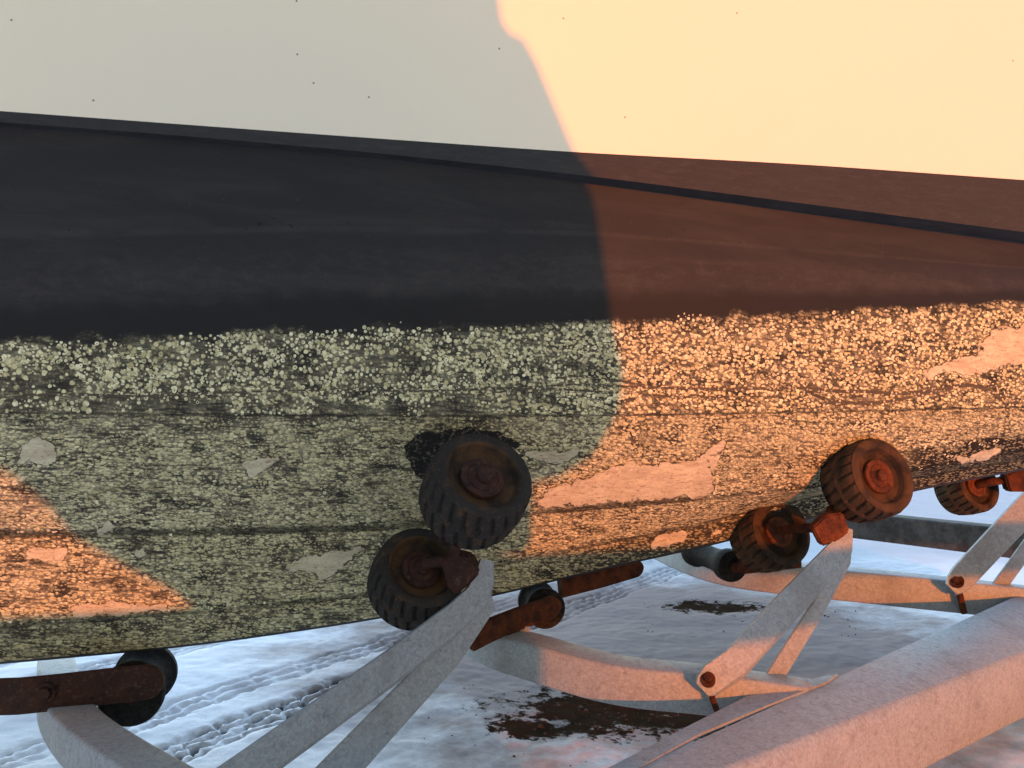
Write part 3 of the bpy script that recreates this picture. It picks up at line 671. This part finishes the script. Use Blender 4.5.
def bracket(): 
    o = bpy.data.objects.new('support_bracket', None); COL.objects.link(o); o.parent = trailer; return o
def bolt(parent, p, axis, r=0.012, h=0.012, mat='rust'):
    bm = bmesh.new(); F = frame(p, axis)
    lathe(bm, [(0.0005, -0.01), (r * 1.55, -0.01), (r * 1.55, 0.003), (r, 0.003)], 20, F); rings = lathe(bm, [(r, 0.003), (r, h), (r * 0.9, h + 0.002), (0.0005, h + 0.002)], 6, F)
    o = obj('bolt', bm, M[mat], parent, angle=30); return setloc(o, trailer)

def toward(p): return (Vector((0, 0, CAM_Z)) - p).normalized()
# middle bracket
b2 = bracket()
plate_bar([P(702, 689, 1.89), P(706, 685, 1.89), P(713, 677, 1.895), P(735, 662, 1.90), P(790, 602, 2.02), P(834, 556, 2.12), P(843, 545, 2.15), P(846, 528, 2.16)], [.04, .058, .066, .064, .064, .062, .055, .035], 0.012, W(720, 676, 745, 696, 1.8), 'front_arm', b2, M['galv'], lip=0.013)
plate_bar([P(848, 540, 2.165), P(845, 560, 2.16), P(815, 612, 2.12), P(775, 676, 2.06), P(760, 700, 2.03)], [.03, .045, .056, .06, .06], 0.010, (W(790, 612, 815, 622, 2.0).normalized() + Vector((0, .55, 0))), 'rear_arm', b2, M['galv'])
bolt(b2, P(708, 679, 1.88), toward(P(708, 679, 1.9)) + Vector((0, 0, 0.5)), 0.011, 0.008)
bm = bmesh.new(); sweep(bm, [P(709, 686, 1.90), P(713, 700, 1.902), P(719, 717, 1.905)], rrect(0.014, 0.014, 0.005), up=Vector((0, 1, 0))); setloc(obj('clamp_rod', bm, M['rust'], b2), trailer)
# left bracket, cut by the lower edge
b1 = bracket()
plate_bar([P(130, 852, 1.36), P(248, 768, 1.52), P(395, 663, 1.76), P(455, 617, 1.89), P(476, 597, 1.93), P(483, 580, 1.945), P(486, 560, 1.955)], [.066, .066, .066, .066, .064, .052, .03], 0.012, W(385, 642, 400, 684, 1.8), 'front_arm', b1, M['galv'], lip=0.013)
plate_bar([P(484, 590, 1.965), P(489, 604, 1.965), P(450, 652, 1.88), P(341, 768, 1.66), P(270, 842, 1.52)], [.03, .04, .068, .076, .076], 0.010, (W(390, 690, 430, 706, 1.8).normalized() + Vector((0, .5, 0))), 'rear_arm', b1, M['galv'])
# right bracket, cut by the right edge
b3 = bracket()
plate_bar([P(951, 589, 2.90), P(956, 584, 2.90), P(964, 575, 2.89), P(1024, 511, 2.82), P(1062, 470, 2.76), P(1068, 452, 2.75)], [.05, .08, .092, .092, .08, .05], 0.012, W(1005, 500, 1030, 525, 2.6), 'front_arm', b3, M['galv'], lip=0.013)
plate_bar([P(1072, 462, 2.78), P(1040, 530, 2.90), P(1000, 585, 3.02)], [.05, .08, .085], 0.010, (W(1015, 530, 1040, 540, 2.6).normalized() + Vector((0, .5, 0))), 'rear_arm', b3, M['galv'])
bolt(b3, P(957, 581, 2.885), toward(P(957, 581, 2.9)) + Vector((0, 0, 0.5)), 0.015, 0.009)
bm = bmesh.new(); sweep(bm, [P(958, 587, 2.925), P(961, 600, 2.925), P(964, 613, 2.93)], rrect(0.02, 0.02, 0.006), up=Vector((0, 1, 0))); setloc(obj('clamp_rod', bm, M['rust'], b3), trailer)

# roller wheels ------------------------------------------------
def make_tyre(Rt=0.108, Wt=0.128, blocks=23, seed=0):
    bm = bmesh.new(); NA, NW = blocks * 10, 20; rings = []
    def prof(wf):                                            # wf -1..1 across the tread: crowned
        return Rt * (1 - 0.035 * wf * wf - 0.05 * max(0, abs(wf) - 0.86) / 0.14 * 1.0)
    for i in range(NA):
        th = i / NA * blocks; a = 2 * math.pi * i / NA; r = []
        # front side wall from the rim outwards, tread, back side wall
        for rr, z in ((0.68, 0.44), (0.70, 0.47), (0.735, 0.49), (0.77, 0.50), (0.82, 0.503), (0.885, 0.495), (0.93, 0.478)):
            r.append((Rt * rr, Wt * z))
        for k in range(NW + 1):
            wf = 1 - 2 * k / NW; row = 0 if wf > 0 else 1
            ph = (th + 0.5 * row + wf * 0.55) % 1.0
            g = 1.0 if ph < 0.27 and 0.10 < abs(wf) < 2 else 0.0
            ridge = 0.010 if abs(wf) < 0.06 else 0.0
            wob = mnoise.noise(Vector((math.cos(a) * 3, math.sin(a) * 3, wf + seed * 7.3))); bw = mnoise.noise(Vector((math.floor(th + 0.5 * row) * 1.7, row * 3.1, seed * 5.1)))
            rad = prof(wf) * (1 - (0.058 + 0.02 * bw) * g + ridge + 0.014 * wob + 0.008 * bw * (1 - g))
            r.append((rad, Wt * 0.47 * wf))
        for rr, z in ((0.93, -0.478), (0.82, -0.503), (0.735, -0.492), (0.68, -0.44)): r.append((Rt * rr, Wt * z))
        rings.append([bm.verts.new((q * math.cos(a), q * math.sin(a), z)) for q, z in r])
    n = len(rings[0])
    for i in range(NA):
        A, B = rings[i], rings[(i + 1) % NA]
        for k in range(n - 1):
            f = bm.faces.new((A[k], B[k], B[k + 1], A[k + 1]))
            if k < 2 or k >= n - 2: f.material_index = 1
    bmesh.ops.recalc_face_normals(bm, faces=bm.faces)
    return bm
def make_wheel():
    root = bpy.data.objects.new('roller_wheel', None); COL.objects.link(root); root.parent = trailer
    obj('tyre', make_tyre(), [M['rubber'], M['rubber_r']], root, angle=40)
    Rt, Wt = 0.108, 0.128
    bm = bmesh.new()
    lathe(bm, [(Rt*.69, Wt*.445), (Rt*.67, Wt*.40), (Rt*.63, Wt*.34), (Rt*.50, Wt*.30), (Rt*.30, Wt*.31), (Rt*.2, Wt*.33), (0.0005, Wt*.33)], 48)
    lathe(bm, [(Rt*.69, -Wt*.445), (Rt*.55, -Wt*.33), (0.0005, -Wt*.32)], 48)
    bmesh.ops.recalc_face_normals(bm, faces=bm.faces); obj('rim', bm, M['rubber_r'], root)
    bm = bmesh.new()
    lathe(bm, [(Rt*.42, Wt*.30), (Rt*.43, Wt*.37), (Rt*.415, Wt*.40), (Rt*.31, Wt*.405), (Rt*.295, Wt*.39), (Rt*.28, Wt*.41), (Rt*.15, Wt*.415), (Rt*.145, Wt*.43)], 40)
    lathe(bm, [(Rt*.15, Wt*.41), (Rt*.145, Wt*.50), (Rt*.12, Wt*.52), (Rt*.05, Wt*.53), (0.0005, Wt*.53)], 24)
    obj('hub', bm, M['rustd'], root, angle=50)
    return root
wheel0 = make_wheel(); used = []
def place_wheel(p, axis, spin, sc=1.0, rusty=False):
    if not used: r = wheel0
    else:
        r = wheel0.copy(); COL.objects.link(r); r.parent = trailer
        for ch in wheel0.children:
            if ch.name.startswith('tyre'):
                c = obj('tyre', make_tyre(seed=len(used)), [M['rubber'], M['rubber_r']], r, angle=40); continue
            c = ch.copy(); COL.objects.link(c); c.parent = r; c.matrix_parent_inverse = Matrix.Identity(4)
    used.append(r)
    Mx = frame(p, axis) @ Matrix.Rotation(spin, 4, 'Z') @ Matrix.Scale(sc, 4)
    r.matrix_parent_inverse = Matrix.Translation(-trailer.location); r.matrix_basis = Mx
    if rusty:
        for c in r.children:
            if c.name.startswith('tyre'):
                c.data.materials[0] = M['rubber_r']; c['label'] = 'tyre brown with rusty dust'
            if c.name.startswith('hub'):
                c.data = c.data.copy(); c.data.materials[0] = M['rust2']; c['label'] = 'bright orange rusty hub'
    return r
ax1 = Vector((0.33, -0.70, 0.60)); ax2 = Vector((0.34, -0.87, 0.33)); ax3 = Vector((0.34, -0.9, 0.25))
c1a, c1b = P(475, 491, 1.80), P(416, 579, 1.97); c2a, c2b = P(866, 481, 2.17), P(769, 535, 2.38); c3b = P(966, 487, 2.72)
place_wheel(c1a, ax1, 0.1, 1.10); place_wheel(c1b, ax1, 0.9, 1.04); place_wheel(c2a, ax2, 0.4, 1.0, True); place_wheel(c2b, ax2, 1.3, 0.98, True); place_wheel(c3b, ax3, 2.0, 0.86, True)

# rockers: forged rusty arms that join each pair of wheels to its bracket
def rocker(pivot, ca, cb, ax, wt=0.128, mat='rust', shaft=0.013):
    rk = bpy.data.objects.new('rocker_arm', None); COL.objects.link(rk); rk.parent = trailer
    axn = ax.normalized(); bm = bmesh.new()
    hub = cb + axn * wt * 0.50; away = cb + axn * wt * 0.75
    path = smooth_path([hub - axn * 0.03, hub + axn * 0.004, (hub + axn * 0.02).lerp(pivot, 0.22), hub.lerp(pivot, 0.62) + axn * 0.01, pivot], 6)
    n = len(path); sweep(bm, path, [(shaft * math.cos(2*math.pi*k/12), shaft * math.sin(2*math.pi*k/12)) for k in range(12)], up=Vector((0.1, 0.3, 1)), widths=[1.0 + 0.5 * max(0, i/n - 0.6) for i in range(n)])
    setloc(obj('shaft', bm, M[mat], rk), trailer)
    bm = bmesh.new(); back = ca - axn * wt * 0.62
    p2 = smooth_path([pivot, pivot.lerp(back, 0.5), back, ca - axn * wt * 0.3], 5)
    sweep(bm, p2, [(shaft * math.cos(2*math.pi*k/12), shaft * math.sin(2*math.pi*k/12)) for k in range(12)], up=Vector((0.1, 0.3, 1)))
    setloc(obj('shaft', bm, M[mat], rk), trailer)
    return rk
def forged(parent, pts, d, thick, mat='rust'):
    """forged lug: outline with depth and thickness"""
    bm = bmesh.new(); vs = [bm.verts.new(P(x, y, dd)) for x, y, dd in pts]; f = bm.faces.new(vs)
    nrm = Vector((0.15, 1, 0)).normalized()
    g = bmesh.ops.extrude_face_region(bm, geom=[f]); bmesh.ops.translate(bm, verts=[v for v in g['geom'] if isinstance(v, bmesh.types.BMVert)], vec=nrm * thick)
    bmesh.ops.recalc_face_normals(bm, faces=bm.faces)
    bmesh.ops.bevel(bm, geom=bm.edges[:], offset=0.005, segments=2, affect='EDGES')
    return setloc(obj('lug', bm, M[mat], parent, angle=50), trailer)
r1 = rocker(P(452, 562, 1.91), c1a, c1b, ax1, mat='rustd')
forged(r1, [(440, 562, 1.89), (452, 552, 1.89), (470, 556, 1.90), (479, 574, 1.92), (470, 584, 1.91), (455, 596, 1.90), (446, 588, 1.89)], 1.9, 0.05, 'rustd')
r2 = rocker(P(822, 527, 2.16), c2a, c2b, ax2)
forged(r2, [(812, 528, 2.12), (826, 515, 2.12), (843, 512, 2.12), (850, 532, 2.13), (838, 541, 2.13), (822, 547, 2.13)], 2.1, 0.05, 'rust2')
r3 = rocker(P(1030, 475, 2.66), P(1090, 440, 2.5), c3b, ax3, 0.11)
forged(r3, [(1005, 476, 2.62), (1020, 468, 2.62), (1050, 466, 2.62), (1052, 488, 2.63), (1030, 492, 2.63), (1010, 492, 2.63)], 2.6, 0.05)

# keel rollers
perp = Vector((0.21, -0.977, 0.0))
def keel_roller(c, ln, r, mat='rubber'):
    root = bpy.data.objects.new('keel_roller', None); COL.objects.link(root); root.parent = trailer
    bm = bmesh.new(); F = frame(c, perp)
    lathe(bm, [(0.012, ln*.5), (r*.80, ln*.5), (r*.95, ln*.49), (r, ln*.45), (r, ln*.36), (r*.82, ln*.27), (r*.72, ln*.1), (r*.72, -ln*.1), (r*.82, -ln*.27), (r, -ln*.36), (r, -ln*.45), (r*.9, -ln*.5), (0.012, -ln*.5)], 40, F)
    setloc(obj('spool', bm, M[mat], root), trailer)
    bm = bmesh.new(); lathe(bm, [(0.0005, ln*.56), (0.016, ln*.56), (0.016, -ln*.56), (0.0005, -ln*.56)], 18, F); setloc(obj('axle', bm, M['rust'], root), trailer)
    return root
def arm(root, pts, wd, thick, mat='rust', wv=Vector((0, 0, 1))):
    """flat forged arm with a rounded eye at its end"""
    p = [Vector(q) for q in pts]; t = (p[-1] - p[-2]).normalized(); n = len(p); ws = [wd] * n
    for k in range(1, 7):
        a = math.pi / 2 * k / 6; p.append(Vector(pts[-1]) + t * (wd / 2) * math.sin(a)); ws.append(max(wd * math.cos(a), 0.008))
    return plate_bar(p, ws, thick, wv, 'arm', root, M[mat])
kA = keel_roller(P(139, 683, 2.20), 0.20, 0.083, 'tar')
arm(kA, [P(-120, 705, 1.98), P(-40, 698, 1.99), P(20, 696, 2.0), P(60, 692, 2.02), P(110, 686, 2.05), P(146, 682, 2.07)], 0.088, 0.016, 'rustd')
bolt(kA, P(45, 693, 2.0), perp, 0.016, 0.01, 'rustd')
kB = keel_roller(P(541, 604, 2.40), 0.13, 0.058, 'tar')
arm(kB, [P(470, 640, 2.12), P(492, 629, 2.16), P(520, 618, 2.22), P(540, 611, 2.27), P(551, 607, 2.29)], 0.060, 0.022, 'rust')
arm(kB, [P(560, 588, 2.44), P(600, 578, 2.50), P(634, 568, 2.55)], 0.055, 0.03, 'rust')
bm = bmesh.new(); sweep(bm, [P(521, 648, 2.22), P(521, 626, 2.225)], rrect(0.05, 0.008, 0.003), up=Vector((0.3, 1, 0))); setloc(obj('tab', bm, M['galv'], kB), trailer)
kC = keel_roller(P(712, 558, 2.72), 0.30, 0.052, 'tar')
arm(kC, [P(800, 560, 2.62), P(770, 563, 2.60), P(742, 566, 2.57)], 0.05, 0.016)

# ------------------------------------------------------------------ dirt crumbs on the snow
def crumbs():
    bm = bmesh.new()
    for _ in range(260):
        px = random.gauss(600, 60); py = random.gauss(722, 24)
        if random.random() < 0.2: px, py = random.uniform(640, 860), random.uniform(600, 640)
        if py < 600 or py > 800: continue
        p = PZ(px, py, 0.0); r = random.uniform(0.0012, 0.0045) * (1.9 if random.random() < 0.06 else 1)
        g = bmesh.ops.create_icosphere(bm, subdivisions=1, radius=r)
        for v in g['verts']:
            v.co = Vector((v.co.x * random.uniform(.8, 1.5), v.co.y * random.uniform(.8, 1.5), v.co.z * random.uniform(.5, .9))) * random.uniform(.8, 1.2) + p + Vector((0, 0, 0.002))
    t = NT('dirt_crumb'); mt = t.done((0.04, 0.03, 0.022), 0.95, 0, None, 0.2)
    o = obj('dirt_crumbs', bm, mt, angle=20); o['kind'] = 'stuff'; o['label'] = 'dark dirt crumbs scattered on the snow under the trailer'; o['category'] = 'dirt'
crumbs()

# ------------------------------------------------------------------ unseen blockers added behind the camera to throw the big shadow
HV = Vector((-SVEC.x, -SVEC.y, 0)).normalized(); RV = Vector((HV.y, -HV.x, 0))
def ab(px, py, D):
    """where the sun ray that reaches the hull at a photo pixel crosses the vertical plane D metres up-sun"""
    h = on_hull(px, py)
    p = h[0] if h else None
    if p is None: p = P(px, py, np.interp(px, [0, 1024], [1.6, 2.05]) - 0.03)
    k = (D - (-(p.dot(-HV)) * 0)) ; dist = D + p.dot(HV)     # plane at HV-coordinate -D
    s = SVEC / math.hypot(SVEC.x, SVEC.y); q = p + s * dist
    return q.dot(RV), q.z
def prism(name, poly, D0, D1, mat, parent, inset=0.06):
    """solid with this side profile; the two outer quarters are rounded in like a hull's sections"""
    bm = bmesh.new(); rings = []; ca = sum(a for a, _ in poly) / len(poly); cz = sum(z for _, z in poly) / len(poly)
    for f, k in ((0, 1 - inset), (0.3, 1.0), (0.7, 1.0 - inset * .3), (1, 1 - inset * 1.5)):
        D = D0 + (D1 - D0) * f; rings.append([])
        for a, z in poly:
            a2 = ca + (a - ca) * k; z2 = cz + (z - cz) * k if z > 0.01 else z
            z2 += (D - (D0 + 0.3 * (D1 - D0))) * math.tan(SUN_EL) * 0.0
            rings[-1].append(bm.verts.new(RV * a2 - HV * D + Vector((0, 0, z2))))
    n = len(poly)
    for A, B in zip(rings, rings[1:]):
        for k in range(n): bm.faces.new((A[k], A[(k + 1) % n], B[(k + 1) % n], B[k]))
    bm.faces.new(rings[0]); bm.faces.new(rings[-1]); bmesh.ops.recalc_face_normals(bm, faces=bm.faces)
    o = obj(name, bm, mat, parent, angle=25); o.matrix_parent_inverse = Matrix.Translation(-parent.location); return o
D = 1.6
edge = [(498, 2), (503, 26), (512, 38), (526, 44), (540, 66), (560, 108), (580, 150), (594, 200), (604, 260), (612, 320), (624, 372), (620, 405), (600, 440), (568, 460), (532, 468)]
E = [ab(x, y, D) for x, y in edge]
left = [ab(x, y, D) for x, y in ((192, 598), (160, 575), (125, 558), (70, 528), (40, 490), (0, 458))]
a0 = E[0][0]; body = [(a0 - 0.03, E[0][1] + 0.12)] + E + [ab(531, 500, D), ab(531, 540, D), ab(400, 560, D), ab(250, 590, D)] + left + [(left[-1][0] - 0.3, left[-1][1] + 0.2), (left[-1][0] - 0.3, E[0][1] + 0.12)]
nb = empty('shadow_caster', RV * 0.0 - HV * D, 'unseen white shape added behind the camera to cast the big shadow', 'boat')
def prism_exact(name, poly, D0, D1, mat, parent):
    return prism(name, poly, D0, D1, mat, parent, inset=0.02)
prism_exact('hull', body, D - 0.25, D + 0.55, M['white'], nb)  # unseen blocker, its profile traced back from the shadow's edge
nt = empty('low_shadow_caster', -HV * (D + 0.3), 'unseen blocks added behind the camera to shade the ground and lower hull', 'trailer')
aR = ab(531, 520, D)[0]; zt = ab(531, 556, D)[1]; zl = ab(100, 614, D)[1]
prism_exact('shade_block', [(aR, 0.0), (aR, zt), (ab(250, 590, D)[0], zt), (ab(192, 600, D)[0], zl), (left[-1][0] - 0.7, zl), (left[-1][0] - 0.7, 0.0)], D - 0.1, D + 0.2, M['black'], nt)  # unseen block added to shade the ground and lower left
prism_exact('shade_bar', [(aR - 0.02, zt - 0.185), (aR - 0.02, zt), (aR + 4.5, zt + 0.03), (aR + 4.5, zt - 0.155)], D - 0.05, D + 0.1, M['galv'], nt)  # unseen bar added to shade the strip along the keel
